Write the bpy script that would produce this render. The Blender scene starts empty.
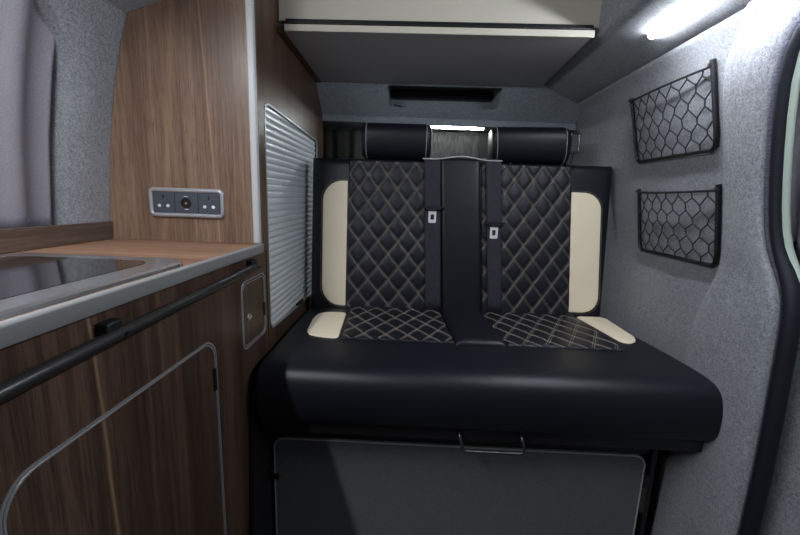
import bpy, bmesh, math, random
from mathutils import Vector, Matrix
from mathutils.geometry import tessellate_polygon
random.seed(7)
SC = bpy.context.scene
COL = SC.collection
PI = math.pi

# ------------------------------------------------------------------ camera
F = 385.0
dy = Vector((13, 70, -F)).normalized()                  # world +Y (rearwards) seen in camera space
yd = F*F/(70+.033*13)
dz = -Vector((-.033*yd, -yd, -F)).normalized()          # world +Z in camera space
dx = dy.cross(dz).normalized()
R3 = Matrix((dx, dy, dz))
cam_d = bpy.data.cameras.new('camera'); cam = bpy.data.objects.new('camera', cam_d)
COL.objects.link(cam)
cam.matrix_world = Matrix.Translation((0, 0, 1.0)) @ R3.to_4x4()
cam_d.sensor_width = 36; cam_d.lens = F/800*36; cam_d.clip_start = .02
SC.camera = cam

# ------------------------------------------------------------------ world, exposure
LED_RIGHT, LED_LEFT, LED_REAR = 135.0, 225.0, 130.0
w = bpy.data.worlds.new('world'); SC.world = w; w.use_nodes = True
bg = w.node_tree.nodes['Background']
bg.inputs[0].default_value = (.90, .95, 1.0, 1); bg.inputs[1].default_value = .07
SC.view_settings.view_transform = 'Standard'; SC.view_settings.look = 'None'
SC.view_settings.gamma = 1; SC.view_settings.exposure = 0.0
SC.view_settings.use_curve_mapping = False

# ------------------------------------------------------------------ materials
def mat(name, col, rough=.5, metal=0, spec=.5, coat=0):
    m = bpy.data.materials.new(name); m.use_nodes = True
    b = m.node_tree.nodes['Principled BSDF']
    b.inputs['Base Color'].default_value = (*col, 1)
    b.inputs['Roughness'].default_value = rough
    b.inputs['Metallic'].default_value = metal
    b.inputs['Specular IOR Level'].default_value = spec
    b.inputs['Coat Weight'].default_value = coat
    return m

class G:
    def __init__(s, m):
        s.n = m.node_tree.nodes; s.l = m.node_tree.links; s.b = s.n['Principled BSDF']
        s.tc = s.n.new('ShaderNodeTexCoord')
    def mapping(s, scale, rot=(0, 0, 0)):
        q = s.n.new('ShaderNodeMapping'); q.inputs['Scale'].default_value = scale
        q.inputs['Rotation'].default_value = rot
        s.l.new(s.tc.outputs['Object'], q.inputs[0]); return q.outputs[0]
    def noise(s, vec, scale=1, detail=4, rough=.5, dist=0):
        q = s.n.new('ShaderNodeTexNoise'); s.l.new(vec, q.inputs['Vector'])
        for k, v in (('Scale', scale), ('Detail', detail), ('Roughness', rough), ('Distortion', dist)):
            q.inputs[k].default_value = v
        return q.outputs[0]
    def ramp(s, fac, stops):
        q = s.n.new('ShaderNodeValToRGB'); s.l.new(fac, q.inputs[0])
        e = q.color_ramp.elements
        while len(e) < len(stops): e.new(.5)
        for i, (p, c) in enumerate(stops):
            e[i].position = p; e[i].color = (*c, 1) if len(c) == 3 else c
        return q.outputs[0]
    def math(s, op, a, b=None, c=None):
        q = s.n.new('ShaderNodeMath'); q.operation = op
        for i, v in enumerate((a, b, c)):
            if v is None: continue
            if isinstance(v, (int, float)): q.inputs[i].default_value = v
            else: s.l.new(v, q.inputs[i])
        return q.outputs[0]
    def mix(s, fac, a, b, mode='MIX'):
        q = s.n.new('ShaderNodeMix'); q.data_type = 'RGBA'; q.blend_type = mode
        for i, v in ((0, fac), (6, a), (7, b)):
            if isinstance(v, (int, float)): q.inputs[i].default_value = v
            elif isinstance(v, tuple): q.inputs[i].default_value = (*v, 1)
            else: s.l.new(v, q.inputs[i])
        return q.outputs[2]
    def bump(s, h, strength=.3, dist=.002):
        q = s.n.new('ShaderNodeBump'); q.inputs['Strength'].default_value = strength
        q.inputs['Distance'].default_value = dist
        s.l.new(h, q.inputs['Height']); s.l.new(q.outputs[0], s.b.inputs['Normal'])
    def color(s, c): s.l.new(c, s.b.inputs['Base Color'])

def carpet(name, lo, hi, scale=1.0):
    m = mat(name, hi, .95, spec=.12); g = G(m)
    v = g.mapping((scale, scale, scale))
    a = g.noise(v, 220, 4, .7); b = g.noise(v, 62, 3, .6); c = g.noise(v, 8, 2, .5)
    base = g.ramp(a, [(.34, lo), (.62, hi)])
    base = g.mix(g.ramp(b, [(.35, (0, 0, 0)), (.7, (.30, .30, .30))]), base, tuple(x*.72 for x in lo))
    base = g.mix(g.ramp(c, [(.4, (0, 0, 0)), (.7, (.22, .22, .22))]), base, hi)
    g.color(base)
    g.bump(g.math('ADD', a, b), .5, .0022)

    m.node_tree.nodes['Principled BSDF'].inputs['Sheen Weight'].default_value = .25
    return m

def walnut(name, axis, dark, mid, light, across='X', streaks=(), rough=.38, scale=1.0):
    """axis: grain direction; streaks: (position across, slope, width)"""
    m = mat(name, mid, rough, spec=.4); g = G(m)
    def sc(ac, al):
        return tuple((al if ax == axis else ac)*scale for ax in 'XYZ')
    broad = g.noise(g.mapping(sc(9, .8)), 1, 3, .5, .6)
    band = g.noise(g.mapping(sc(46, 1.4)), 1, 5, .65, .35)
    fine = g.noise(g.mapping(sc(240, 5)), 1, 4, .7)
    pore = g.noise(g.mapping(sc(620, 22)), 1, 2, .6)
    k = g.math('ADD', g.math('MULTIPLY', broad, .45), g.math('MULTIPLY', band, .55))
    c = g.ramp(k, [(.40, dark), (.5, mid), (.60, light)])
    c = g.mix(g.ramp(fine, [(.4, (.55, .55, .55)), (.58, (0, 0, 0))]), c, tuple(x*.62 for x in dark))
    c = g.mix(g.ramp(pore, [(.36, (.5, .5, .5)), (.48, (0, 0, 0))]), c, tuple(x*.4 for x in dark))
    sep = g.n.new('ShaderNodeSeparateXYZ'); g.l.new(g.tc.outputs['Object'], sep.inputs[0])
    A = sep.outputs[across]; L = sep.outputs[axis]
    wob = g.math('MULTIPLY', g.math('SUBTRACT', g.noise(g.mapping(sc(.01, 4)), 1, 2), .5), .02)
    for pos, slope, wd, amt in streaks:
        d = g.math('ABSOLUTE', g.math('SUBTRACT', g.math('ADD', g.math('MULTIPLY_ADD', L, -slope, A), wob), pos))
        f = g.math('MULTIPLY', g.math('SUBTRACT', 1, g.math('SMOOTH_MIN', g.math('DIVIDE', d, wd), 1, .2)), amt)
        f = g.math('MAXIMUM', f, 0)
        c = g.mix(f, c, (.44, .29, .17))
    g.color(c)
    g.bump(fine, .12, .0006)
    return m

def leather(name, col, rough=.42):
    m = mat(name, col, rough, spec=.34); g = G(m)
    v = g.n.new('ShaderNodeTexVoronoi'); v.inputs['Scale'].default_value = 900
    g.l.new(g.tc.outputs['Object'], v.inputs['Vector'])
    n = g.noise(g.mapping((1, 1, 1)), 14, 3)
    g.bump(g.math('ADD', v.outputs[0], g.math('MULTIPLY', n, 2.5)), .12, .001)
    return m

def fabric(name, lo, hi, sx=(900, 900, 120), rough=.9):
    m = mat(name, hi, rough, spec=.2); g = G(m)
    a = g.noise(g.mapping(sx), 1, 3, .6)
    g.color(g.ramp(a, [(.35, lo), (.65, hi)])); g.bump(a, .3, .001)
    return m

def brushed(name, col, rough, sc):
    m = mat(name, col, rough, 1.0); g = G(m)
    a = g.noise(g.mapping(sc), 1, 3, .6)
    g.l.new(g.math('MULTIPLY_ADD', a, .25, rough-.1), g.b.inputs['Roughness'])
    return m

def speckle(name, lo, hi, rough=.6, scale=420):
    m = mat(name, hi, rough); g = G(m)
    a = g.noise(g.mapping((1, 1, 1)), scale, 3, .7)
    g.color(g.ramp(a, [(.36, lo), (.64, hi)])); g.bump(a, .15, .0006)
    return m

M = {}
M['carpet'] = carpet('grey_carpet', (.125, .134, .148), (.305, .317, .340))
M['carpet_rear'] = carpet('rear_carpet', (.15, .172, .188), (.36, .40, .425))
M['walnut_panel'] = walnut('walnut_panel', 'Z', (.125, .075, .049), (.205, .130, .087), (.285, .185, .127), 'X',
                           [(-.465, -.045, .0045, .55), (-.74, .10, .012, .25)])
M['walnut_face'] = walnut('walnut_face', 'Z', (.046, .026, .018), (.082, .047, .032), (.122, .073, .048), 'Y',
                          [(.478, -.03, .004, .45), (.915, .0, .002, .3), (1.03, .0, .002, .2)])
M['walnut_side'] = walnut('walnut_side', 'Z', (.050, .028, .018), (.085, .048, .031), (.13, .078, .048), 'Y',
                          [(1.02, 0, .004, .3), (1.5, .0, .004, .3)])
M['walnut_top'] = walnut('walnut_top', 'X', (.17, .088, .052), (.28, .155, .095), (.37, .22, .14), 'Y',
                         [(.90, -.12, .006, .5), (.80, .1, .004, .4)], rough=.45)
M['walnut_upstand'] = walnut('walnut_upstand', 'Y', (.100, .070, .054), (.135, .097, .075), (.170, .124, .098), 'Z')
M['alu'] = brushed('brushed_aluminium', (.66, .67, .68), .42, (20, 20, 400))
M['alu_trim'] = mat('satin_silver_trim', (.50, .51, .51), .5, .1)
M['alu_edge'] = mat('satin_silver_edging', (.27, .275, .272), .4, .3)
M['door_trim'] = mat('silver_door_trim', (.42, .43, .44), .35, .6)
M['leather'] = leather('black_leather', (.0065, .0072, .0112), .42)
M['leather_quilt'] = leather('quilted_black_leather', (.0085, .0095, .0150), .46)
M['cream'] = leather('cream_leather', (.84, .74, .56), .5)
M['thread'] = mat('beige_thread', (.35, .305, .245), .8)
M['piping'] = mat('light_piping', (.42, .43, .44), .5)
M['webbing'] = fabric('black_webbing', (.018, .017, .024), (.044, .042, .055), (700, 40, 60), .7)
M['chrome'] = mat('chrome', (.86, .87, .88), .22, 1)
M['tongue'] = mat('bright_steel', (.85, .86, .87), .4, .35)
M['black_metal'] = mat('black_metal', (.010, .010, .012), .38, 0, .5)
M['gunmetal'] = mat('gunmetal_tube', (.09, .09, .093), .28, .8)
M['black_plastic'] = mat('black_plastic', (.008, .008, .010), .5, spec=.35)
M['rubber'] = mat('black_rubber', (.007, .0075, .013), .6, spec=.3)
M['rib'] = fabric('ribbed_edge_fabric', (.045, .045, .065), (.11, .11, .15), (30, 60, 420), .9)
M['locker'] = speckle('charcoal_laminate', (.095, .099, .107), (.155, .160, .172), .5)
M['bed_board'] = mat('grey_laminate', (.42, .40, .405), .42)
M['bed_cream'] = mat('cream_laminate', (.52, .50, .42), .5)
M['shutter'] = mat('silver_grey_shutter', (.66, .70, .73), .30, .3)
M['glass'] = mat('smoked_glass', (.010, .010, .011), .06, 0, .6, .5)
M['steel'] = mat('stainless_steel', (.44, .44, .45), .24, .85)
M['socket_bezel'] = mat('silver_bezel', (.42, .43, .45), .35, .5)
M['socket_dark'] = mat('slate_grey_plastic', (.055, .065, .082), .4)
M['hole'] = mat('black_hole', (.004, .004, .005), .6)
M['white_plastic'] = mat('white_plastic', (.75, .76, .78), .4)
M['gold'] = mat('gold_stud', (.75, .55, .28), .3, 1)
M['curtain_grey'] = fabric('grey_curtain', (.17, .165, .185), (.26, .25, .285), (600, 600, 600), .85)
M['curtain_dark'] = fabric('charcoal_curtain', (.008, .0078, .0078), (.026, .025, .024), (180, 180, 30), .9)
M['paint'] = mat('pale_green_paint', (.31, .37, .32), .35)
M['floor'] = speckle('dark_vinyl', (.02, .02, .02), (.06, .06, .06), .5, 200)
M['canvas'] = mat('dark_canvas', (.05, .045, .055), .9)
M['net'] = mat('black_cord', (.010, .010, .013), .7)
def led_mat(name, col, strength):
    m = bpy.data.materials.new(name); m.use_nodes = True
    n = m.node_tree.nodes; n.remove(n['Principled BSDF'])
    e = n.new('ShaderNodeEmission'); e.inputs[0].default_value = (*col, 1); e.inputs[1].default_value = strength
    m.node_tree.links.new(e.outputs[0], n['Material Output'].inputs[0]); return m
M['led_right'] = led_mat('led_right', (.88, .92, 1), LED_RIGHT)
M['led_left'] = led_mat('led_left', (.93, .95, 1), LED_LEFT)
M['led_rear'] = led_mat('led_rear', (.93, 1, .98), LED_REAR)

# ------------------------------------------------------------------ helpers
def finish(o, parent):
    if parent is not None:
        o.parent = parent
        off = Vector((0, 0, 0)); p = parent
        while p is not None: off += p['_o'] if False else p.location; p = p.parent if p.parent else None
        # only top empties carry a location; parts sit at the origin
        o.matrix_parent_inverse = Matrix.Identity(4)
        root = parent
        while root.parent: root = root.parent
        if parent is root: o.matrix_parent_inverse = Matrix.Translation(-root.location)
    return o

def obj(name, bm, m, parent=None, smooth=35, bevel=0, seg=2, kind=None, label=None, recalc=True):
    if recalc: bmesh.ops.recalc_face_normals(bm, faces=bm.faces)
    me = bpy.data.meshes.new(name); bm.to_mesh(me); bm.free()
    me.materials.append(m)
    if smooth:
        for p in me.polygons: p.use_smooth = True
        me.set_sharp_from_angle(angle=math.radians(smooth))
    o = bpy.data.objects.new(name, me); COL.objects.link(o)
    if bevel:
        b = o.modifiers.new('bevel', 'BEVEL'); b.width = bevel; b.segments = seg; b.limit_method = 'ANGLE'
        b.angle_limit = math.radians(30)
    if kind: o['kind'] = kind
    if label: o['label'] = label
    return finish(o, parent)

def thing(name, label, cat, loc=(0, 0, 0), group=None):
    o = bpy.data.objects.new(name, None); COL.objects.link(o); o.location = loc
    o.empty_display_size = .05
    o['label'] = label; o['category'] = cat
    if group: o['group'] = group
    return o

def sthing(name, loc=(0, 0, 0)):
    o = bpy.data.objects.new(name, None); COL.objects.link(o); o.location = loc; o['kind'] = 'structure'; return o

def tag(o, label, cat, group=None):
    o['label'] = label; o['category'] = cat
    if group: o['group'] = group
    return o

def box(bm, x0, x1, y0, y1, z0, z1):
    v = [bm.verts.new(p) for p in ((x0,y0,z0),(x1,y0,z0),(x1,y1,z0),(x0,y1,z0),(x0,y0,z1),(x1,y0,z1),(x1,y1,z1),(x0,y1,z1))]
    for f in ((0,3,2,1),(4,5,6,7),(0,1,5,4),(1,2,6,5),(2,3,7,6),(3,0,4,7)): bm.faces.new([v[i] for i in f])
    return bm

def B(*a):
    return box(bmesh.new(), *a)

def grid(rows, bm=None, closed_u=False, closed_v=False):
    bm = bm or bmesh.new()
    vs = [[bm.verts.new(p) for p in r] for r in rows]
    n = len(vs); m_ = len(vs[0])
    for i in range(n if closed_u else n-1):
        for j in range(m_ if closed_v else m_-1):
            a, b = vs[i], vs[(i+1) % n]; k = (j+1) % m_
            try: bm.faces.new((a[j], a[k], b[k], b[j]))
            except ValueError: pass
    return bm

def thick(o, t, off=-1):
    s = o.modifiers.new('solid', 'SOLIDIFY'); s.thickness = t; s.offset = off; return o

def tube(bm, pts, r, n=8, closed=False, cap=True, flat=1.0):
    pts = [Vector(p) for p in pts]; N = len(pts)
    rings = []; up = None
    for i, p in enumerate(pts):
        if closed: t = (pts[(i+1) % N]-pts[i-1]).normalized()
        else: t = (pts[min(i+1, N-1)]-pts[max(i-1, 0)]).normalized()
        if up is None:
            up = Vector((0, 0, 1)) if abs(t.z) < .9 else Vector((1, 0, 0))
        a = (up - t*up.dot(t)).normalized(); b = t.cross(a); up = a
        rr = r[i] if isinstance(r, (list, tuple)) else r
        rings.append([bm.verts.new(p + a*rr*math.cos(2*PI*k/n) + b*rr*flat*math.sin(2*PI*k/n)) for k in range(n)])
    for i in range(N if closed else N-1):
        A, C = rings[i], rings[(i+1) % N]
        for k in range(n): bm.faces.new((A[k], A[(k+1) % n], C[(k+1) % n], C[k]))
    if cap and not closed:
        bm.faces.new(rings[0][::-1]); bm.faces.new(rings[-1])
    return bm

def rrect(u0, u1, v0, v1, r, seg=6):
    """rounded rectangle; r a number or (r at u0v0, u1v0, u1v1, u0v1)"""
    if not isinstance(r, (tuple, list)): r = (r,)*4
    out = []
    for (cx, cy, a0, rr) in ((u0+r[0], v0+r[0], PI, r[0]), (u1-r[1], v0+r[1], 1.5*PI, r[1]),
                             (u1-r[2], v1-r[2], 0, r[2]), (u0+r[3], v1-r[3], .5*PI, r[3])):
        if rr <= 1e-6: out.append((cx, cy)); continue
        for k in range(seg+1):
            a = a0 + .5*PI*k/seg; out.append((cx+rr*math.cos(a), cy+rr*math.sin(a)))
    return out

def plate(outer, mp, t0, t1, holes=(), bm=None):
    """extrude a 2D outline with holes; mp(u, v, t) -> xyz"""
    bm = bm or bmesh.new(); loops = [outer]+list(holes)
    tri = tessellate_polygon([[Vector((u, v, 0)) for u, v in l] for l in loops])
    flat = [p for l in loops for p in l]
    lo = [bm.verts.new(mp(u, v, t0)) for u, v in flat]; hi = [bm.verts.new(mp(u, v, t1)) for u, v in flat]
    for t in tri:
        try: bm.faces.new([lo[i] for i in t]); bm.faces.new([hi[i] for i in reversed(t)])
        except ValueError: pass
    s = 0
    for l in loops:
        n = len(l)
        for i in range(n):
            a, b = s+i, s+(i+1) % n
            bm.faces.new((lo[a], lo[b], hi[b], hi[a]))
        s += n
    return bm
XF = lambda u, v, t: (t, u, v)      # outline in (y, z), thickness along x
YF = lambda u, v, t: (u, t, v)      # outline in (x, z), thickness along y
ZF = lambda u, v, t: (u, v, t)      # outline in (x, y), thickness along z

def interp(tab, z):
    if z <= tab[0][0]: return tab[0][1]
    for (a, va), (b, vb) in zip(tab, tab[1:]):
        if z <= b: return va+(vb-va)*(z-a)/(b-a)
    return tab[-1][1]
def sm(t): t = max(0, min(1, t)); return t*t*(3-2*t)

# ------------------------------------------------------------------ the shell
obj('floor', B(-.9, 1.0, -1.2, 2.1, -.20, -.16), M['floor'], kind='structure')
obj('ceiling', B(-.9, .95, -1.2, 2.1, 2.05, 2.09), M['canvas'], kind='structure')

# right wall: niche behind a raised pillar, leaning in towards the roof
NX = [(-.16, .79), (0, .80), (.4, .815), (.85, .80), (1.045, .77), (1.14, .75), (1.335, .706), (1.38, .692), (1.405, .668)]
SY = [(-.16, .780), (.265, .782), (.405, .785), (.553, .783), (.667, .785), (.745, .784), (.798, .785), (.838, .794), (.866, .809), (.891, .822), (.935, .838),
      (1.019, .844), (1.099, .840), (1.175, .832), (1.228, .824), (1.279, .814), (1.301, .803), (1.323, .794), (1.337, .786), (1.350, .775), (1.365, .755), (1.380, .70), (1.390, .5), (1.396, -1.2)]
STY = [(-.16, 1.03), (.519, 1.03), (.594, 1.03), (.672, 1.02), (.749, 1.002), (.805, .978), (.855, .957), (.921, .950), (1.019, .950), (1.136, .948), (1.247, .943), (1.33, .932), (1.386, .91), (1.405, .88)]
nx = lambda z: interp(NX, z)
rows = []
zs = [-.16, 0, .15, .3, .45, .55, .6, .65, .70, .74, .78, .81, .84, .87, .9, .93, .97, 1.02, 1.07, 1.12, 1.18, 1.24, 1.30, 1.335, 1.36, 1.375, 1.385, 1.392, 1.396, 1.405]
for z in zs:
    n_ = nx(z); ys = interp(SY, z); st = interp(STY, z)
    up = sm((z-1.30)/.1)
    pro = .045*(1-up*.75)
    r = []
    for k in range(7):
        y = ys+(st-.008-ys)*k/6
        r.append((n_-pro+.006*(1-sm((y-ys)/.03)), y, z))
    for k in range(1, 7):
        a = k/6; r.append((n_-pro+pro*sm(a), st-.008+.03*a, z))
    for k in range(1, 13):
        y = st+.024+(2.0-st-.024)*k/12
        r.append((n_, y, z))
    rows.append(r)
wr = obj('wall_right', grid(rows), M['carpet'], smooth=60, kind='structure'); thick(wr, .012, 1)

# right cove (sloping shelf of the roof side)
cv = []
for (x, z) in ((.670, 1.4065), (.655, 1.408), (.61, 1.422), (.56, 1.437), (.52, 1.450), (.503, 1.458), (.498, 1.470), (.498, 1.55)):
    cv.append([(x, y, z) for y in (-1.2, -.4, .4, .8, 1.0, 1.3, 1.78)])
o = obj('trim_1', grid(cv), M['carpet'], smooth=50, kind='structure')
# pop-top canvas sides
obj('wall_upper_right', B(.66, .68, -1.2, 2.05, 1.50, 2.05), M['canvas'], kind='structure')
obj('wall_upper_left', B(-.74, -.72, -1.2, 2.05, 1.52, 2.05), M['canvas'], kind='structure')

# left wall with window opening
LX = [(0, -.84), (.5, -.835), (.868, -.803), (.92, -.800), (1.1, -.782), (1.25, -.755), (1.36, -.726), (1.445, -.695), (1.47, -.66)]
lx = lambda z: interp(LX, z)
hole = rrect(-.55, .890, .885, 1.392, (.03, .02, .17, .17), 12)
def outer_pt(u, v, cu=.15, cv_=1.13):
    du, dv = u-cu, v-cv_
    t = 1e9
    if du > 1e-9: t = min(t, (1.012-cu)/du)
    if du < -1e-9: t = min(t, (-1.2-cu)/du)
    if dv > 1e-9: t = min(t, (1.46-cv_)/dv)
    if dv < -1e-9: t = min(t, (.84-cv_)/dv)
    return cu+du*t, cv_+dv*t
dense = []
for i in range(len(hole)):
    a, b = hole[i], hole[(i+1) % len(hole)]
    n = max(1, int(math.dist(a, b)/.04))
    for k in range(n): dense.append((a[0]+(b[0]-a[0])*k/n, a[1]+(b[1]-a[1])*k/n))
rings = []
for s in (-.10, -.04, 0, .25, .5, .75, 1):
    ring = []
    for (u, v) in dense:
        U, V = outer_pt(u, v)
        if s < 0:
            ring.append((lx(v)+s*.75 - .0, u, v))
        else:
            uu, vv = u+(U-u)*s, v+(V-v)*s
            ring.append((lx(vv)-(.010 if s == 0 else 0), uu, vv))
    rings.append(ring)
wl = obj('wall_left', grid(rings, closed_v=True), M['carpet'], smooth=50, kind='structure')
# left lower wall behind the units
obj('wall_left_lower', B(-.86, -.845, -1.2, 2.0, -.16, .86), M['carpet'], kind='structure')
obj('wall_left_rear', B(-.78, -.765, 1.02, 2.0, .86, 1.5), M['carpet_rear'], kind='structure')
cl = []
for (x, z) in ((-.708, 1.412), (-.690, 1.419), (-.63, 1.438), (-.575, 1.455), (-.555, 1.462), (-.545, 1.472), (-.54, 1.56)):
    cl.append([(x, y, z) for y in (-1.2, -.3, .4, .8, .998)])
o = obj('trim_2', grid(cl), M['carpet'], smooth=50, kind='structure')
# window frame and pane, dark outside
wf = sthing('window_1', (-.86, .1, .88))
obj('window_frame', plate(rrect(-.58, .865, .86, 1.41, .09, 8), lambda u, v, t: (lx(v)+t, u, v), -.085, -.078, [rrect(-.50, .79, .93, 1.34, .07, 8)]), M['rubber'], wf)
obj('window_pane', plate(rrect(-.57, .855, .87, 1.40, .09, 8), lambda u, v, t: (lx(v)+t, u, v), -.095, -.090), M['glass'], wf)

# rear wall, header
obj('wall_back', B(-.86, .86, 2.0, 2.03, -.16, 1.5), M['carpet_rear'], kind='structure')
hd = sthing('trim_3', (.1, 1.70, 1.345))
outer = [(-.46, 1.345), (.70, 1.335), (.70, 1.38), (.668, 1.409), (.50, 1.463), (-.44, 1.463)]
cut = rrect(-.120, .345, 1.380, 1.446, (.020, .020, .006, .006), 5)
HP = lambda u, v, t: (u, 1.660+(1.455-v)*1.2+t, v)          # the face leans back towards its lower edge
obj('header_face', plate(outer, HP, 0, .008, [cut]), M['carpet_rear'], hd, bevel=.003)
bm = grid([[(-.46, 1.792, 1.345), (.70, 1.804, 1.335)], [(-.46, 1.84, 1.327), (.70, 1.84, 1.322)], [(-.46, 1.995, 1.325), (.70, 1.995, 1.32)]])
obj('header_light_shield', plate([(-.46, 1.322), (.70, 1.312), (.70, 1.340), (-.46, 1.350)], YF, 1.787, 1.797), M['carpet_rear'], hd, bevel=.003)  # added band that keeps the rear strip light off the bed underside
thick(obj('header_underside', bm, M['carpet_rear'], hd, smooth=60), .006, 1)
bm = bmesh.new()
box(bm, -.125, .350, 1.762, 1.90, 1.368, 1.379)
box(bm, -.125, .350, 1.680, 1.90, 1.520, 1.528)
box(bm, -.125, .350, 1.90, 1.91, 1.37, 1.525)
for x_ in (-.132, .345):
    plate([(1.682, 1.455), (1.770, 1.375), (1.90, 1.375), (1.90, 1.525), (1.682, 1.525)], XF, x_, x_+.010, bm=bm)
obj('storage_slot', bm, M['carpet_rear'], hd)
obj('slot_ledge', B(-.119, .343, 1.85, 1.899, 1.444, 1.480), M['black_plastic'], hd, bevel=.01, seg=3)
tube(bm := bmesh.new(), [(-.10, 1.79, 1.398), (-.05, 1.80, 1.388), (0, 1.81, 1.382)], .003)
obj('slot_cord', bm, M['black_plastic'], hd)

# ------------------------------------------------------------------ door aperture on the right
seal_pts = []
sz = [-.16, 0, .15, .3, .45, .58, .66, .73, .78, .815, .845, .87, .89, .915, .95, 1.0, 1.06, 1.12, 1.18, 1.24, 1.295, 1.33, 1.352, 1.37, 1.382, 1.388]
def px_x(z): return nx(z)-.045*(1-sm((z-1.30)/.1)*.75)
for z in sz: seal_pts.append(Vector((px_x(z)+.010, interp(SY, z), z)))
seal_pts += [Vector((.655, .5, 1.392)), Vector((.655, .2, 1.394)), Vector((.655, -.8, 1.394))]
def smooth_path(p, it=2):
    for _ in range(it):
        q = [p[0]]
        for i in range(1, len(p)-1): q.append(p[i]*.5+(p[i-1]+p[i+1])*.25)
        q.append(p[-1]); p = q
    return p
seal_pts = smooth_path(seal_pts, 1)
def offset(pts, d, ox=0):
    out = []
    for i, p in enumerate(pts):
        t = (pts[min(i+1, len(pts)-1)]-pts[max(i-1, 0)]); t.x = 0; t.normalize()
        nrm = Vector((0, -t.z, t.y))       # towards the opening
        out.append(p+nrm*d+Vector((ox, 0, 0)))
    return out
sl = sthing('trim_4', (.78, .78, 0))
srad = lambda z: .0105+.0055*sm((.93-z)/.12)
obj('rubber_seal', tube(bmesh.new(), offset(seal_pts, .0175, .002), [srad(p.z) for p in seal_pts], 12), M['rubber'], sl, smooth=60)
obj('ribbed_edging', tube(bmesh.new(), offset(seal_pts, .004, -.001), [.0065]*len(seal_pts), 8), M['rib'], sl, smooth=60)
rows = []
for d, ox in ((.022, .006), (.027, .009), (.030, .013), (.031, .018)):
    rows.append([tuple(p) for p in offset(seal_pts, d, ox) if p.z > .80])
o = obj('trim_5', grid(rows), M['paint'], kind='structure', smooth=50); thick(o, .002)

# opened sliding door seen past the pillar
dr = sthing('door_1', (.90, .5, 0))
bm = plate([(.0, -.14), (.93, -.14), (.93, .84), (.90, .865), (.0, .865)], XF, .830, .862)
obj('door_card', bm, M['carpet'], dr, bevel=.012, seg=3)
bm = plate([(-.05, .87), (1.04, .87), (1.06, 1.44), (-.05, 1.42)], lambda u, v, t: (t-(v-.87)*.12, u, v), .885, .905, [rrect(.05, .94, .92, 1.39, .05, 6)])
obj('window_surround', bm, M['paint'], dr)
bm = tube(bmesh.new(), [Vector((.880-(v-.87)*.12, u, v)) for u, v in rrect(.05, .94, .92, 1.39, .05, 6)], .018, 8, closed=True)
obj('window_seal', bm, M['rubber'], dr, smooth=60)
bm = plate(rrect(.03, .96, .90, 1.41, .05, 6), lambda u, v, t: (t-(v-.87)*.12, u, v), .897, .900)
obj('window_pane', bm, M['glass'], dr)

# ------------------------------------------------------------------ curtains
def pleat(y0, y1, z0, z1, x, amp, n, lean=0, per=.07, axis='X', seedv=1, extra=None):
    rnd = random.Random(seedv); ph = [rnd.uniform(0, 6) for _ in range(4)]
    rows = []
    for j in range(15):
        v = j/14; z = z0+(z1-z0)*v; row = []
        for i in range(n+1):
            y = y0+(y1-y0)*i/n
            a = amp*(math.sin(2*PI*y/per+ph[0]+.3*v)+.45*math.sin(2*PI*y/(per*.57)+ph[1])+.3*math.sin(2*PI*y/(per*1.9)+ph[2]-.4*v))
            xx = (x(z) if callable(x) else x)+a
            row.append((xx, y, z) if axis == 'X' else (y, xx, z))
        rows.append(row)
    return grid(rows)
o = obj('window_curtain', pleat(.15, .870, .90, 1.385, lambda z: lx(z)-.034, .009, 150, per=.13, seedv=3), M['curtain_grey'], smooth=80)
thick(o, .002); tag(o, 'pleated grey curtain closed over the window above the worktop', 'curtain')
o = obj('rear_curtain', pleat(-.62, .76, .55, 1.317, 1.96, .003, 300, per=.075, axis='Y', seedv=5), M['curtain_dark'], smooth=80)
thick(o, .002); tag(o, 'dark charcoal pleated curtain across the rear behind the headrests', 'curtain')
o = obj('door_curtain', pleat(.42, .925, .90, 1.37, lambda z: .862-(z-.87)*.12, .007, 80, per=.06, seedv=9), M['curtain_grey'], smooth=80)
thick(o, .002); tag(o, 'grey curtain on the sliding door window at the right edge', 'curtain')
st = thing('curtain_tie', 'black curtain strap with small gold stud on the sliding door', 'strap', (.82, .89, .9))
obj('strap', tube(bmesh.new(), [(0.778, .925, 1.33), (0.803, .920, 1.15), (0.813, .905, 1.0), (0.816, .893, .95)], .010, 8, flat=.35), M['black_plastic'], st)
obj('strap_end', B(.806, .822, .862, .900, .895, .942), M['black_plastic'], st, bevel=.004)
obj('stud', tube(bmesh.new(), [(0.800, .888, .946), (0.810, .888, .946)], .006, 12), M['gold'], st)

# ------------------------------------------------------------------ base cabinet with worktop
bc = thing('base_cabinet', 'dark walnut kitchen base unit with silver-trimmed doors under the worktop', 'cabinet', (-.6, .3, -.158))
FX = -.402
big = rrect(.318, .752, -.08, .702, .042, 8)
small = rrect(.880, 1.031, .612, .786, .022, 6)
face_outer = [(-.7, -.158), (1.045, -.158), (1.045, .843), (-.7, .843)]
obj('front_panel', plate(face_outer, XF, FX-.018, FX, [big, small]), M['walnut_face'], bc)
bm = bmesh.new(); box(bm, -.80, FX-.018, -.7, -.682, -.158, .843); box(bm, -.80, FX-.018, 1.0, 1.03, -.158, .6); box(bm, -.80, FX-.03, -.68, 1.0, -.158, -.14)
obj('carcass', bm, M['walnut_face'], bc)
def ring(pts, w):      # inset outline
    cu = sum(p[0] for p in pts)/len(pts); cv2 = sum(p[1] for p in pts)/len(pts)
    us = [p[0] for p in pts]; vs_ = [p[1] for p in pts]
    hu = (max(us)-min(us))/2; hv = (max(vs_)-min(vs_))/2; mu = (max(us)+min(us))/2; mv = (max(vs_)+min(vs_))/2
    return [(mu+(u-mu)*(1-w/hu), mv+(v-mv)*(1-w/hv)) for u, v in pts]
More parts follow.
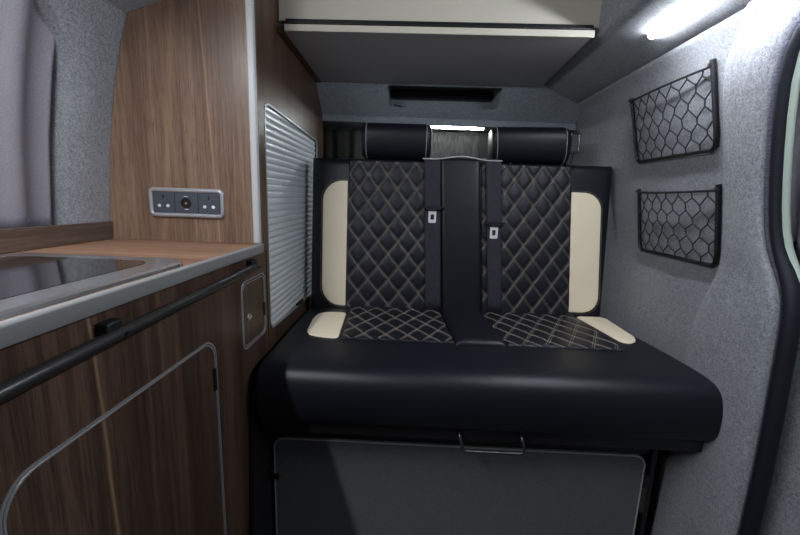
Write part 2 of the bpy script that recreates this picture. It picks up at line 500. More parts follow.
def cab_door(pts, parent, tw=.0022, name='door'):
    inner = ring(pts, tw*2.0)
    d = obj(name, plate(inner, XF, FX-.016, FX-.0015), M['walnut_face'], parent)
    obj('edge_trim', plate(inner, XF, FX-.016, FX+.001, [ring(pts, tw*2.0+.0030)]), M['door_trim'], d, bevel=.0008)
    return d, inner
d1, _ = cab_door(big, bc)
obj('frame_trim', plate(big, XF, FX-.017, FX+.0012, [ring(big, .0032)]), M['door_trim'], bc, bevel=.0008)
obj('hinge', B(FX-.004, FX+.002, .738, .747, .585, .635), M['black_metal'], d1)
d2, _ = cab_door(small, bc, .0032)
obj('frame_trim', plate(small, XF, FX-.017, FX+.0012, [ring(small, .0035)]), M['door_trim'], bc, bevel=.0008)
obj('hinge', B(FX-.004, FX+.002, 1.019, 1.027, .665, .70), M['black_metal'], d2)
kb = bmesh.new()
tube(kb, [(FX-.002, .912, .694), (FX+.004, .912, .694), (FX+.006, .912, .694)], [.0095, .0095, .007], 20)
tube(kb, [(FX+.005, .912, .694), (FX+.009, .912, .694)], [.005, .004], 16)
obj('push_knob', kb, M['chrome'], d2)

wt = thing('worktop', 'walnut worktop with rounded silver front edging along the left side', 'worktop', (-.6, .3, .843))
WZ0, WZ1 = .843, .8655
oc = [(-.80, -.7), (-.398, -.7)] + [(-.412+.014*math.cos(a), 1.001+.014*math.sin(a)) for a in [k*PI/2/6 for k in range(7)]] + [(-.80, 1.015)]
obj('countertop', plate(oc, ZF, WZ0, WZ1), M['walnut_top'], wt)
ed = [(-.398, -.7), (-.398, 1.000)] + [(-.413+.015*math.cos(a), 1.000+.015*math.sin(a)) for a in [k*PI/2/8 for k in range(1, 9)]]
rows = []
for (dz_, dd) in ((-.0006, 0), (-.0006, .004), (.002, .0052), (.010, .0060), (.0195, .0068), (.0220, .0064), (.0245, .0030), (.0245, -.001)):
    row = []
    for i, (x, y) in enumerate(ed):
        if i < 2: n = (1, 0)
        else:
            a = (i-1)*PI/2/8; n = (math.cos(a), math.sin(a))
        row.append((x+n[0]*dd, min(y+n[1]*dd, 1.0162), WZ0+dz_))
    rows.append(row)
obj('edge_trim', grid(rows, closed_u=True), M['alu_edge'], wt, smooth=60)

us = obj('upstand', plate([(-.69, .8660), (.9985, .8660), (.9985, .913), (-.69, .916)], lambda u, v, t: (lx(v)+t, u, v), .001, .009), M['walnut_upstand'], bevel=.0015)
tag(us, 'narrow dark walnut upstand board below the curtained window', 'board')

hb = thing('hob_lid', 'smoked glass hob lid with stainless steel rim set in the worktop', 'hob', (-.57, .4, .866))
ho = rrect(-.745, -.407, -.05, .703, (.03, .03, .05, .03), 10)
hi_ = rrect(-.715, -.452, -.01, .664, (.02, .02, .045, .02), 10)
bm = bmesh.new()
# rim: sloped band from the worktop up to the glass
n_o = len(ho)
lv = []
for (s, z) in ((0, .8660), (.03, .8705), (.12, .8735), (.90, .8745), (1.0, .8738), (1.0, .8665)):
    lv.append([(ho[i][0]+(hi_[i][0]-ho[i][0])*s, ho[i][1]+(hi_[i][1]-ho[i][1])*s, z) for i in range(n_o)])
grid(lv, bm, closed_v=True)
obj('steel_rim', bm, M['steel'], hb, smooth=12)
obj('glass_lid', plate(ring(hi_, .0012), ZF, .8665, .8742), M['glass'], hb, bevel=.001)

# grab rail
gr = thing('grab_rail', 'long black metal rail mounted below the worktop edge', 'rail', (-.36, .3, .82))
obj('rail_tube', tube(bmesh.new(), [(-.3865, -.55, .784), (-.3865, .2, .801), (-.3865, .93, .818)], .0095, 20), M['gunmetal'], gr, smooth=60)
for yy in (-.12, .47, .925):
    bk = obj('bracket', B(FX, -.384, yy-.012, yy+.016, .802 if yy < .8 else .812, .828 if yy < .8 else .836), M['black_plastic'], gr, bevel=.003)
    obj('bolt', tube(bmesh.new(), [(-.3785, yy+.012, .796+yy*.023), (-.3755, yy+.012, .796+yy*.023)], .0042, 10), M['black_metal'], bk)

# ------------------------------------------------------------------ tall cabinet
tc = thing('tall_cabinet', 'tall walnut cabinet beside the bench with silver edging and roller shutter', 'cabinet', (-.6, 1.3, -.158))
fo = [(-.400, .866), (-.400, 1.60), (-.56, 1.60), (-.56, 1.53), (-.690, 1.455)] + [(lx(z)+.002, z) for z in (1.42, 1.36, 1.25, 1.1, .92, .866)]
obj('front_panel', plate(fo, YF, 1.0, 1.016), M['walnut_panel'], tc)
tamb = [(1.062, .622), (1.10, .600), (1.64, .585), (1.672, .60), (1.675, 1.205), (1.665, 1.222), (1.09, 1.240), (1.062, 1.225)]
def round_poly(p, r=.02, seg=5):
    out = []; n = len(p)
    for i in range(n):
        a, b, c = Vector(p[i-1]), Vector(p[i]), Vector(p[(i+1) % n])
        d1_ = (a-b); d2_ = (c-b); rr = min(r, d1_.length*.45, d2_.length*.45)
        A = b+d1_.normalized()*rr; C = b+d2_.normalized()*rr
        for k in range(seg+1):
            t = k/seg; q = A*(1-t)**2+b*2*t*(1-t)+C*t*t; out.append((q.x, q.y))
    return out
tb = round_poly([(1.060, .606), (1.672, .580), (1.678, 1.222), (1.060, 1.238)], .035, 8)
XS = lambda u, v, t: (t-max(0, u-1.046)*.020, u, v)
so = [(1.0168, .8435), (1.0168, 1.60), (1.80, 1.60), (1.80, -.158), (1.0458, -.158), (1.0458, .8435)]
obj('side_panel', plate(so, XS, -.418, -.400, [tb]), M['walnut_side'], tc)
obj('corner_edging', plate([(-.4165, .8662), (-.3985, .8662), (-.3975, 1.60), (-.4165, 1.60)], YF, .9965, 1.012), M['alu_trim'], tc, bevel=.004, seg=3)
# shutter slats
sh_rows = []
z = .575; pitch = .0195
prof = [(0, -.0035), (.10, -.0005), (.3, .001), (.5, .0014), (.7, .001), (.90, -.0005)]
while z < 1.245:
    for f_, d_ in prof: sh_rows.append([(-.4085+d_-(y-1.046)*.020, y, z+f_*pitch) for y in (1.05, 1.25, 1.5, 1.69)])
    z += pitch
obj('roller_shutter', grid(sh_rows), M['shutter'], tc, smooth=50)
obj('shutter_trim', plate(ring(tb, -.001), XS, -.404, -.3985, [ring(tb, .0035)]), M['door_trim'], tc, bevel=.0008)
obj('shutter_handle', B(-.4135, -.405, 1.35, 1.42, .592, .604), M['black_plastic'], tc, bevel=.002)
obj('back_panel', B(-.76, -.43, 1.72, 1.735, -.158, 1.5), M['walnut_side'], tc)

# ------------------------------------------------------------------ socket panel
sp = thing('socket_panel', 'silver-framed double mains and 12 volt socket panel on the walnut cabinet', 'socket', (-.588, 1.0, .967))
bo = rrect(-.686, -.489, .929, 1.0045, .014, 6)
bi = rrect(-.6765, -.4985, .940, .9935, .005, 4)
rows = []
for (s, y) in ((0, .9999), (0, .9965), (.12, .9930), (.5, .9915), (.85, .9925), (1, .9950), (1, .9999)):
    rows.append([(bo2[0]+(bi2[0]-bo2[0])*s, y, bo2[1]+(bi2[1]-bo2[1])*s) for bo2, bi2 in
                 zip(rrect(-.686, -.489, .929, 1.0045, .014, 6), rrect(-.6765, -.4985, .940, .9935, .005, 6))])
obj('bezel', grid(rows, closed_v=True), M['socket_bezel'], sp, smooth=50)
for (a, b_) in ((-.6765, -.6180), (-.5570, -.4985)):
    s_ = obj('mains_socket', B(a+.0005, b_-.0005, .9945, .9995, .9402, .9933), M['socket_dark'], sp, bevel=.001)
    c = (a+b_)/2
    obj('earth_slot', B(c-.0022, c+.0022, .9935, .9948, .9775, .9855), M['hole'], s_)
    for q in (-.0112, .0112):
        hb_ = tube(bmesh.new(), [(c+q, .9950, .9585), (c+q, .9932, .9585)], .0042, 14)
        obj('pin_shutter', hb_, M['white_plastic'], s_)
s_ = obj('charger_socket', B(-.6175, -.5575, .9945, .9995, .9402, .9933), M['socket_dark'], sp, bevel=.001)
c = -.5875
bm = bmesh.new()
ringp = [(c+.0125*math.cos(a), .967+.0125*math.sin(a)) for a in [2*PI*k/28 for k in range(28)]]
plate(ringp, YF, .9915, .9955, [[(c+.0098*math.cos(a), .967+.0098*math.sin(a)) for a in [2*PI*k/28 for k in range(28)]]], bm)
obj('collar', bm, M['black_plastic'], s_)
obj('bore', tube(bmesh.new(), [(c, .9949, .967), (c, .9940, .967)], .0097, 24), M['hole'], s_)
obj('contact', tube(bmesh.new(), [(c, .9945, .966), (c, .9925, .966)], .003, 12), M['gold'], s_)
for zz in (.9835, .9505): obj('marking', B(c-.005, c+.005, .9940, .9946, zz-.0008, zz+.0008), M['white_plastic'], s_)

# ------------------------------------------------------------------ roof bed
rb = thing('roof_bed', 'raised roof bed board with cream upright panel above the bench', 'bed', (.05, 1.17, 1.45))
obj('bed_board', plate([(-.376, 1.176), (.476, 1.176), (.494, 1.655), (-.410, 1.655)], ZF, 1.450, 1.466), M['bed_board'], rb)
obj('front_edging', B(-.378, .480, 1.168, 1.1765, 1.448, 1.4655), M['bed_cream'], rb, bevel=.001)
obj('cream_panel', B(-.4, .521, 1.190, 1.204, 1.480, 2.0), M['bed_cream'], rb, bevel=.001)
bm = bmesh.new(); box(bm, -.376, .478, 1.176, 1.190, 1.464, 1.482)
obj('hinge_backing', bm, M['black_metal'], rb)
bm = bmesh.new()
x = -.37
while x < .47:
    tube(bm, [(x, 1.174, 1.471), (x+.022, 1.174, 1.471)], .0030, 8); x += .0245
obj('piano_hinge', bm, M['gunmetal'], rb)
bm = bmesh.new()
for zz in (1.50, 1.512, 1.524): tube(bm, [(.510, 1.1905, zz), (.510, 1.1890, zz)], .0012, 8)
obj('screw', bm, M['black_metal'], rb)
obj('side_edging', plate([(1.175, 1.446), (1.655, 1.446), (1.655, 1.462), (1.175, 1.462)], lambda u, v, t: (t-(u-1.175)*.022-.0012, u, v), -.3995, -.377), M['walnut_side'], rb)

# ------------------------------------------------------------------ bench seat
bs = thing('bench_seat', 'black double bench seat with cream inserts and beige diamond quilting', 'seat', (.18, 1.15, -.158))
fy = lambda z: 1.430+.05*(z-.57)/.56           # front plane of the backrest
def shear(x, z):                                # seams run slightly skewed down the back
    e = sm((x+.37)/.1)*sm((.72-x)/.06)
    return x+.032*(1-(z-.57)/.56)*e*sm((x+.30)/.35)

def pillow(x0, x1, z0, z1, depth, mp, nu=40, nv=40, r=.012, p=2.4):
    """closed cushion slab: mp(u, v, t) with t>0 outwards"""
    rows = []
    def prof(a, n):          # 0..1 across -> edge falloff
        e = min(a, 1-a)*n
        return 1.0 if e >= 1 else (1-(1-e)**p)**(1/p)
    lu = (x1-x0)/r/1.0; lvn = (z1-z0)/r
    us_ = [.5-.5*math.cos(PI*i/nu) for i in range(nu+1)]; vs2 = [.5-.5*math.cos(PI*i/nv) for i in range(nv+1)]
    for v in vs2:
        rows.append([mp(x0+(x1-x0)*u, z0+(z1-z0)*v, depth*prof(u, lu)*prof(v, lvn)) for u in us_])
    return grid(rows)

# backrest body: closed shell
bx0, bx1, bz0, bz1 = -.383, .734, .545, 1.137
rows = []
def bb(u, v, t): return (u, fy(v)-t+.02, v)
n_u, n_v = 70, 40
def edge(a, L, r, p=2.2):
    e = min(a, L-a)/r
    return 1.0 if e >= 1 else max(0, (1-(1-e)**p))**(1/p)
front = []
for j in range(n_v+1):
    v = bz0+(bz1-bz0)*(.5-.5*math.cos(PI*j/n_v))
    front.append([bb(bx0+(bx1-bx0)*(.5-.5*math.cos(PI*i/n_u)), v,
                     .020*edge((bx1-bx0)*(.5-.5*math.cos(PI*i/n_u)), bx1-bx0, .028)*edge(v-bz0, bz1-bz0, .028)) for i in range(n_u+1)])
bm = grid(front)
bm.verts.ensure_lookup_table()
ring_v = [e for e in bm.edges if e.is_boundary]
ret = bmesh.ops.extrude_edge_only(bm, edges=ring_v)
nv_ = [g for g in ret['geom'] if isinstance(g, bmesh.types.BMVert)]
for v in nv_: v.co.y += .085
bmesh.ops.contextual_create(bm, geom=[e for e in bm.edges if e.is_boundary])
back = obj('backrest', bm, M['leather'], bs, smooth=50)

def quilt(mp, u0, u1, v0, v1, pu, pv, du, dv, D=.0055, res=.0035, ph=(0, 0)):
    """mp(u,v,h)->xyz, diamond pitch pu x pv; returns (surface mesh, stitch mesh)"""
    def h(u, v):
        a = (u-ph[0])/pu+(v-ph[1])/pv; b = (u-ph[0])/pu-(v-ph[1])/pv
        da = abs(a-round(a)); db = abs(b-round(b))
        e = edge(min(u-u0, u1-u)+1e-6, 1, .006)*edge(min(v-v0, v1-v)+1e-6, 1, .006)
        return D*(1-math.exp(-da/.10))*(1-math.exp(-db/.10))*1.25*e+.0012*e
    nu = int((u1-u0)/res); nv = int((v1-v0)/res)
    rows = [[mp(u0+(u1-u0)*i/nu, v0+(v1-v0)*j/nv, h(u0+(u1-u0)*i/nu, v0+(v1-v0)*j/nv)) for i in range(nu+1)] for j in range(nv+1)]
    surf = grid(rows)
    st_ = bmesh.new()
    L = math.hypot(pu, pv)
    for sgn in (1, -1):
        # lines: (u-ph0)/pu + sgn*(v-ph1)/pv = k
        dirv = Vector((pu, -sgn*pv)).normalized(); nrm = Vector((-dirv.y, dirv.x))
        kmin = int(math.floor(min((u-ph[0])/pu+sgn*(v-ph[1])/pv for u in (u0, u1) for v in (v0, v1))))-1
        kmax = int(math.ceil(max((u-ph[0])/pu+sgn*(v-ph[1])/pv for u in (u0, u1) for v in (v0, v1))))+1
        for k in range(kmin, kmax+1):
            base = Vector((ph[0]+k*pu, ph[1]))
            for off in (-.0030, .0030):
                s = -1.2
                while s < 1.2:
                    a = base+dirv*s+nrm*off; b = base+dirv*(s+.0052)+nrm*off
                    s += .0068
                    if not all(u0+.002 < q.x < u1-.002 and v0+.002 < q.y < v1-.002 for q in (a, b)): continue
                    wv = nrm*.0005
                    q = [mp(p_.x, p_.y, h(p_.x, p_.y)+.0007) for p_ in (a-wv, a+wv, b+wv, b-wv)]
                    q2 = [mp(p_.x, p_.y, h(p_.x, p_.y)-.0004) for p_ in (a-wv, a+wv, b+wv, b-wv)]
                    V_ = [st_.verts.new(c) for c in q]; W_ = [st_.verts.new(c) for c in q2]
                    st_.faces.new(V_)
                    for i in range(4): st_.faces.new((V_[i], V_[(i+1) % 4], W_[(i+1) % 4], W_[i]))
    return surf, st_

bmap = lambda u, v, h: (shear(u, v), fy(v)-h-.0005, v)
for (a, b_, ph) in ((-.243, .093, -.204), (.247, .578, .262)):
    s_, t_ = quilt(bmap, a, b_, .562, 1.132, .0705, .0970, 0, 0, ph=(ph, 1.128))
    q = obj('quilted_back_panel', s_, M['leather_quilt'], bs, smooth=70)
    obj('stitching', t_, M['thread'], q, smooth=0)
# plain centre panel
cpl = pillow(.095, .245, .56, 1.150, .014, lambda u, v, t: (shear(u, v), fy(v)-t+.001, v), 24, 40, r=.02)
obj('centre_back_panel', cpl, M['leather'], bs, smooth=70)
obj('top_pale_tube', tube(bmesh.new(), [(.03+.29*k/16, 1.462+.004*math.sin(k), 1.1415+.012*sm(1-abs(k/16-.5)*3)) for k in range(17)], .0022, 6), M['piping'], bs, smooth=60)  # thin pale tube, slightly arched, along the top of the backrest

def insert(outline, mp, depth, r=.006, steps=5):
    rows = []
    for k in range(steps+1):
        a = k/steps*PI/2; rows.append([mp(u, v, depth*math.sin(a)) for u, v in ring(outline, r*(1-math.cos(a)))])
    bm = grid(rows, closed_v=True)
    bm.faces.new([bm.verts[i] for i in []]) if False else None
    bm.verts.ensure_lookup_table(); n = len(outline)
    bm.faces.new(bm.verts[len(bm.verts)-n:])
    return bm
def seam(outline, mp, off, h, r=.0006, dash=.005, gap=.002, closed=True):
    pts = ring(outline, off); bm = bmesh.new()
    n = len(pts); acc = []
    P_ = [Vector(p) for p in pts]+([Vector(pts[0])] if closed else [])
    for a, b in zip(P_, P_[1:]):
        L = (b-a).length; s = 0
        if L < 1e-5: continue
        d = (b-a)/L
        k = max(1, round(L/(dash+gap)))
        for i in range(k):
            s0 = a+d*(L*i/k); s1 = a+d*(L*(i+.72)/k)
            tube(bm, [mp(s0.x, s0.y, h), mp(s1.x, s1.y, h)], r, 4)
    return bm
cm = lambda u, v, h: (u, fy(v)-h, v)
def lean_outline(pts, k):  return [(u+k*(1-(v-.57)/.56), v) for u, v in pts]
cL = lean_outline(rrect(-.340, -.247, .580, 1.054, (.075, .002, .002, .075), 10), .002)
cR = lean_outline(rrect(.580, .690, .590, 1.038, (.002, .062, .062, .002), 10), .028)
for c_ in (cL, cR):
    q = obj('cream_back_insert', insert(c_, cm, .004), M['cream'], bs, smooth=60, label='cream leather insert with rounded outer corners')
    obj('seam', seam(c_, cm, -.005, .0015), M['thread'], q, smooth=0)

# seat cushion
PROF = [(1.452, .44), (1.452, .572), (1.40, .577), (1.30, .578), (1.18, .578), (1.08, .577), (1.02, .575), (.97, .576), (.932, .5745), (.904, .569), (.886, .555),
        (.876, .530), (.872, .490), (.876, .448), (.886, .430), (.905, .418), (.95, .414), (1.1, .414), (1.3, .414), (1.452, .414)]
pc = Vector((1.16, .49))
NU = 60
def seat_x(u, y):
    f = sm((1.42-y)/.5)
    return (-.378)+(1.112+.040*f)*u
rows = []
us_l = [0, .002, .006, .012, .02, .035]
for u in us_l+[.05+.9*i/24 for i in range(25)]+[1-q for q in us_l[::-1]]:
    du = min(u, 1-u)*1.13/.014
    s = 1.0 if du >= 1 else (1-(1-du)**2.4)**(1/2.4)
    row = []
    for (y, z) in PROF:
        yy = pc.x+(y-pc.x)*(.965+.035*s); zz = pc.y+(z-pc.y)*(.88+.12*s)
        if y > 1.4: yy = y
        row.append((seat_x(u, yy), yy, zz))
    rows.append(row)
bm = grid(rows, closed_v=True)
bm.verts.ensure_lookup_table(); m_ = len(PROF)
bm.faces.new(bm.verts[:m_]); bm.faces.new(bm.verts[-m_:])
sc_ = obj('seat_cushion', bm, M['leather'], bs, smooth=60)
sub = sc_.modifiers.new('sub', 'SUBSURF'); sub.levels = 1; sub.render_levels = 2
smp = lambda u, v, h: (u+.022*(1.40-v)/.3, v, .5778+h)
for (a, b_, ph) in ((-.222, .118, -.19), (.272, .622, .31)):
    s_, t_ = quilt(smp, a, b_, 1.090, 1.428, .0680, .1150, 0, 0, D=.0040, ph=(ph, 1.42))
    q = obj('quilted_seat_panel', s_, M['leather_quilt'], sc_, smooth=70)
    # third level only: stitching joins the bench at part level
    obj('stitching', t_, M['thread'], bs, smooth=0)
cseat = pillow(.118, .268, 1.075, 1.428, .020, lambda u, v, t: (u+.022*(1.40-v)/.3, v, .5765+t), 24, 30, r=.03)
obj('centre_seat_panel', cseat, M['leather'], sc_, smooth=70)
sL = [(-.226, 1.345), (-.208, 1.088), (-.255, 1.092), (-.300, 1.108), (-.316, 1.135), (-.330, 1.27), (-.322, 1.325), (-.29, 1.345)]
sR = [(.628, 1.415), (.662, 1.160), (.684, 1.148), (.712, 1.165), (.733, 1.205), (.735, 1.40), (.722, 1.418)]
sL = round_poly(sL, .02, 3); sR = round_poly(sR, .015, 3)
for c_ in (sL, sR):
    obj('cream_seat_insert', insert(c_, lambda u, v, h: (u, v, .5772+h), .004, .004), M['cream'], sc_, smooth=60, label='cream leather insert')
# base: rail, side plates, locker
obj('base_rail', plate(rrect(-.385, .808, .915, 1.40, .02), ZF, .380, .4125), M['black_metal'], bs, bevel=.006)
obj('front_rail', B(-.383, .708, 1.010, 1.03, .300, .3715), M['black_metal'], bs, bevel=.002)
sd = round_poly([(.845, -.158), (1.44, -.158), (1.44, .54), (1.02, .545), (.90, .49)], .05, 6)
obj('side_plate', plate(sd, XF, -.398, -.388), M['black_metal'], bs, bevel=.002)
obj('locker_side', B(.705, .718, 1.0, 1.43, -.158, .3715), M['black_metal'], bs)
ld = obj('locker_door', plate(rrect(-.378, .690, -.110, .294, .03, 8), YF, 1.006, 1.022), M['locker'], bs)
obj('edge_trim', plate(rrect(-.381, .693, -.113, .2985, .033, 8), YF, 1.0045, 1.022, [rrect(-.3775, .6895, -.1095, .2945, .030, 8)]), M['alu_trim'], ld)
obj('locker_box', B(-.385, .704, 1.024, 1.43, -.158, .30), M['black_metal'], bs)
hg = obj('hinge', B(.694, .704, .996, 1.012, .12, .20), M['gunmetal'], ld, bevel=.002)
hg = obj('hinge', tube(bmesh.new(), [(.699, .999, .205), (.699, .999, .245)], .006, 12), M['black_metal'], ld)
lt = bmesh.new(); box(lt, -.393, -.365, .998, 1.006, .165, .180); tube(lt, [(-.385, .998, .19), (-.385, .998, .205)], .007, 10)
obj('latch', lt, M['black_metal'], ld, bevel=.001)
HX, HZ = .008, .014
HY = .893
path = [Vector((.134, .93, .395)), Vector((.134, HY+.008, .393)), Vector((.135, HY, .387))]
for k in range(6):
    a = k/5*PI/2; path.append(Vector((.142+.012-.012*math.cos(a), HY, .362-.012*math.sin(a))))
for k in range(6):
    a = k/5*PI/2; path.append(Vector((.288+.012*math.sin(a), HY, .350+.012*(1-math.cos(a)))))
path += [Vector((.293, HY, .387)), Vector((.292, HY+.008, .393)), Vector((.292, .93, .395))]
path = [p_+Vector((HX, 0, HZ)) for p_ in path]
obj('pull_handle', tube(bmesh.new(), path, .0042, 12), M['gunmetal'], bs, smooth=60)
obj('recline_knob', tube(bmesh.new(), [(.766, .900, .522), (.792, .900, .522)], [.024, .019], 16), M['black_plastic'], bs)
obj('knob_pin', tube(bmesh.new(), [(.772, .880, .512), (.778, .874, .508)], .003, 8), M['chrome'], bs)

# headrests: rounded bolsters on two posts
def headrest(x0, x1, tilt):
    cx, cz, cy = (x0+x1)/2, 1.205, 1.535
    rows = []; N = 36
    secs = [(x0, .80), (x0+.004, .90), (x0+.012, .97), (x0+.022, 1.0)]
    xs = secs+[(x0+.03+(x1-x0-.06)*k/8, 1.0) for k in range(9)]+[(x1-.022, 1.0), (x1-.012, .97), (x1-.004, .90), (x1, .80)]
    def sec(x, s):
        r = []
        for k in range(N):
            a = 2*PI*k/N; c_, s_ = math.cos(a), math.sin(a)
            e = 2/2.7
            yy = .056*s*math.copysign(abs(c_)**e, c_); zz = .066*s*math.copysign(abs(s_)**e, s_)
            yy -= .010*(zz/.066)                       # leans forward at the top
            r.append((x+tilt*(zz/.066)*.006, cy+yy+tilt*(x-cx)*.12, cz+zz))
        return r
    rows = [sec(x, s) for x, s in xs]
    bm = grid(rows, closed_v=True); bm.verts.ensure_lookup_table()
    bm.faces.new(bm.verts[:N]); bm.faces.new(bm.verts[-N:])
    h = obj('headrest', bm, M['leather'], bs, smooth=60)
    for xx in (x0+.018, x1-.018):
        s_ = [Vector(p) for p in sec(xx, 1.008)]
        obj('piping', tube(bmesh.new(), s_, .0009, 6, closed=True), M['piping'], h, smooth=60)
    for xx in (cx-.06, cx+.06):
        obj('post', tube(bmesh.new(), [(xx, 1.53, 1.10), (xx, 1.535, 1.16)], .006, 10), M['black_metal'], h)
headrest(-.200, .060, 0)
headrest(.288, .566, -1)

# ------------------------------------------------------------------ seat belts
def belt(xa, xb, xc, xd, zt, label):
    t = thing('seat_belt', label, 'seat belt', ((xa+xb)/2, 1.44, .58), 'seat belts on the bench')
    rows = []
    pts = [(.575, .008), (.62, .012), (.75, .012), (.88, .012), (1.0, .012), (1.10, .012), (1.135, .0135), (1.146, .004), (1.150, -.02), (1.150, -.06)]
    for (z, d) in pts:
        f_ = (z-.575)/.565
        a = xc+(xa-xc)*f_; b_ = xd+(xb-xd)*f_
        row = []
        for k in range(9):
            u = k/8; row.append((a+(b_-a)*u, fy(z)-d-.0006*math.sin(u*PI*4), z))
        rows.append(row)
    o = obj('webbing', grid(rows), M['webbing'], t, smooth=60); thick(o, .0016, 1)
    f_ = (zt-.575)/.565; c = ((xa+xb)/2)*f_+((xc+xd)/2)*(1-f_); y = fy(zt)-.016
    hp_ = [(c-.042, zt+.016), (c+.042, zt+.016), (c+.036, zt+.007), (c+.016, zt-.002), (c-.016, zt-.002), (c-.036, zt+.007)]
    obj('tongue_grip', plate(hp_, YF, y-.010, y+.003), M['black_plastic'], t, bevel=.003)
    tg = plate(rrect(c-.0145, c+.0145, zt-.046, zt+.002, .005, 4), YF, y-.004, y-.0015, [rrect(c-.0065, c+.0065, zt-.034, zt-.014, .003, 4)])
    obj('tongue', tg, M['tongue'], t, bevel=.0006, label='chrome belt tongue')
belt(.036, .096, .062, .120, .955, 'black seat belt with chrome tongue, hanging on left side of centre panel')
belt(.262, .318, .300, .352, .905, 'black seat belt with lower chrome tongue, hanging right of the centre panel')

# belt guide near the right headrest
bg_ = thing('belt_guide', 'small grey loop guide beside the right headrest', 'guide', (.60, 1.54, 1.2))
lp = [Vector((.578+u, 1.515, v)) for u, v in rrect(0, .032, 1.185, 1.255, .008, 4)]
obj('loop', tube(bmesh.new(), lp, .005, 8, closed=True), M['gunmetal'], bg_, smooth=60)
obj('stem', tube(bmesh.new(), [(.590, 1.515, 1.187), (.590, 1.515, 1.13)], .005, 8), M['black_metal'], bg_)

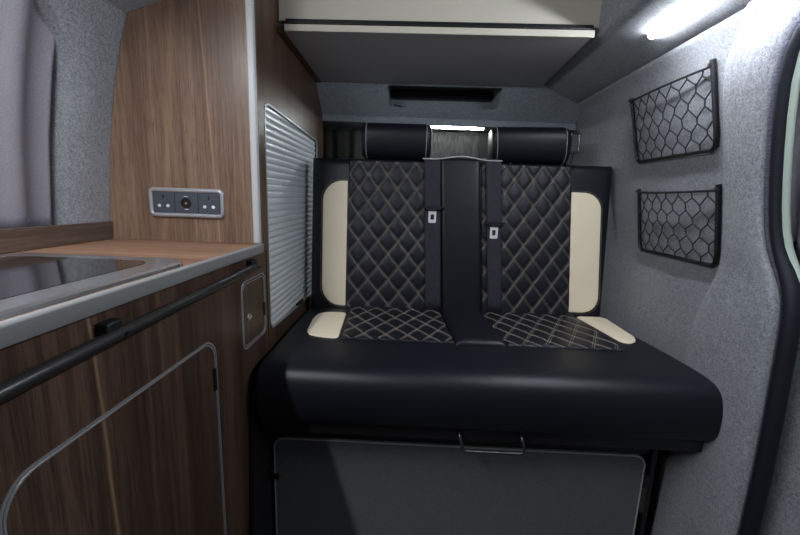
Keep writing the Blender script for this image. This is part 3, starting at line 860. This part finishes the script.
# ------------------------------------------------------------------ storage nets
def storage_net(y0, y1, z0, z1, label, seed):
    rnd = random.Random(seed)
    t = thing('storage_net', label, 'net', (nx(z0), (y0+y1)/2, z0), 'storage nets on the right wall')
    W, H = y1-y0, z1-z0
    def mp(s, q, lift):          # s: 0 front (y0) .. 1 rear ; q: 0 bottom .. 1 top
        z = z0+H*q
        return Vector((nx(z)-lift, y0+W*s, z))
    def lift(s, q): return .012+.016*math.sin(PI*min(max(s, 0), 1))*(.35+.65*q)
    # U shaped frame
    fr = bmesh.new()
    u_path = [mp(0, 1.06, .009)]+[mp(0, k/6, .009) for k in range(5, 0, -1)]+[mp(.015, .04, .009), mp(.05, .0, .009)] + \
             [mp(k/8, 0, .009) for k in range(1, 8)]+[mp(.96, .0, .009), mp(.99, .04, .009)]+[mp(1, k/6, .009) for k in range(1, 6)]+[mp(1, 1.04, .009)]
    rr = [.0072]*6+[.0072]*2+[.0064]*7+[.0065]*2+[.006]*6
    rr = (rr+[.006]*40)[:len(u_path)]
    tube(fr, u_path, rr, 8, flat=.8)
    obj('frame', fr, M['black_plastic'], t, smooth=50)
    obj('top_cord', tube(bmesh.new(), [mp(k/10, .985-.02*math.sin(PI*k/10), lift(k/10, 1)) for k in range(11)], .0032, 8), M['net'], t, smooth=60)
    for s in (0, 1):
        obj('screw', tube(bmesh.new(), [mp(s, 1.0, .014), mp(s, 1.0, .020)], .004, 10), M['gunmetal'], t)
    # hexagon net
    a = W/6.9; nb = bmesh.new()
    hx = a; hy = a*1.0
    jit = {}
    def J(i, j, k):
        key = (i, j, k)
        if key not in jit: jit[key] = (rnd.uniform(-.07, .07)*a, rnd.uniform(-.07, .07)*a)
        return jit[key]
    def vert(i, j, k):           # honeycomb lattice, two vertices a cell
        x = (i+(j % 2)*.5)*hx; y = j*hy*.71+(0 if k == 0 else hy*.30)
        dx_, dy_ = J(i, j, k)
        return (x+dx_)/W, (y+dy_)/H
    segs = []
    for j in range(-1, 10):
        for i in range(-2, 11):
            A = vert(i, j, 0); Bv = vert(i, j, 1)
            segs.append((A, Bv))
            # top vertex joins the lower vertices of the row above
            o_ = 0 if j % 2 == 0 else 1
            segs.append((Bv, vert(i-1+o_, j+1, 0))); segs.append((Bv, vert(i+o_, j+1, 0)))
    def cl01(v): return min(max(v, 0), 1)
    for A, C in segs:
        if all(not (0 <= p[0] <= 1 and 0 <= p[1] <= .97) for p in (A, C)): continue
        A = (cl01(A[0]), min(cl01(A[1]), .975)); C = (cl01(C[0]), min(cl01(C[1]), .975))
        if math.dist(A, C) < .01: continue
        # squeeze the cells towards the top rear like a slack net
        pa, pc_ = [mp(p[0], p[1], lift(*p)) for p in (A, C)]
        tube(nb, [pa, pc_], .0018, 5)
    obj('net_mesh', nb, M['net'], t, smooth=60)
storage_net(1.006, 1.350, 1.140, 1.332, 'black storage net in a tilted frame on the grey wall, upper of the two', 3)
storage_net(1.006, 1.350, .850, 1.045, 'black storage net on the grey wall, lower of the two beside backrest', 8)

# ------------------------------------------------------------------ LED strip lights
def led(name, label, p0, p1, nrm, w, m, grp=None):
    t = thing(name, label, 'light', p0, grp)
    p0, p1, nrm = Vector(p0), Vector(p1), Vector(nrm).normalized()
    d = (p1-p0).normalized(); s = d.cross(nrm).normalized()
    rows = []
    for a, h in ((-1, .0), (-1, .35), (-.8, .75), (-.4, 1), (.4, 1), (.8, .75), (1, .35), (1, 0)):
        rows.append([p0+s*a*w/2+nrm*(.001+h*w*.55), p1+s*a*w/2+nrm*(.001+h*w*.55)])
    bm = grid(rows); bm.verts.ensure_lookup_table(); vv = list(bm.verts); bm.faces.new(vv[0::2]); bm.faces.new(vv[1::2])
    obj('diffuser', bm, m, t, smooth=60)
    for q, sg in ((p0, -1), (p1, 1)):
        c = bmesh.new(); vs_ = []
        for a in (-.5, .5):
            for h in (0, .006):
                for l in (0, .008): vs_.append(c.verts.new(q+s*a*w+nrm*h+d*sg*l))
        bmesh.ops.convex_hull(c, input=vs_)
        obj('end_cap', c, M['white_plastic'], t, bevel=.001)
    return t
led('strip_light', 'bright white strip light on the sloping carpeted roof side above the nets', (.592, 1.09, 1.4262), (.592, .15, 1.4262), (-.5, 0, -1), .016, M['led_right'])
led('strip_light', 'white strip light under the left roof side above the worktop', (-.568, .60, 1.4545), (-.568, -.40, 1.4545), (.6, 0, -1), .016, M['led_left'])
led('strip_light', 'short glowing strip light between the two headrests', (-.19, 1.860, 1.3235), (.310, 1.860, 1.3215), (0, 0, -1), .010, M['led_rear'])
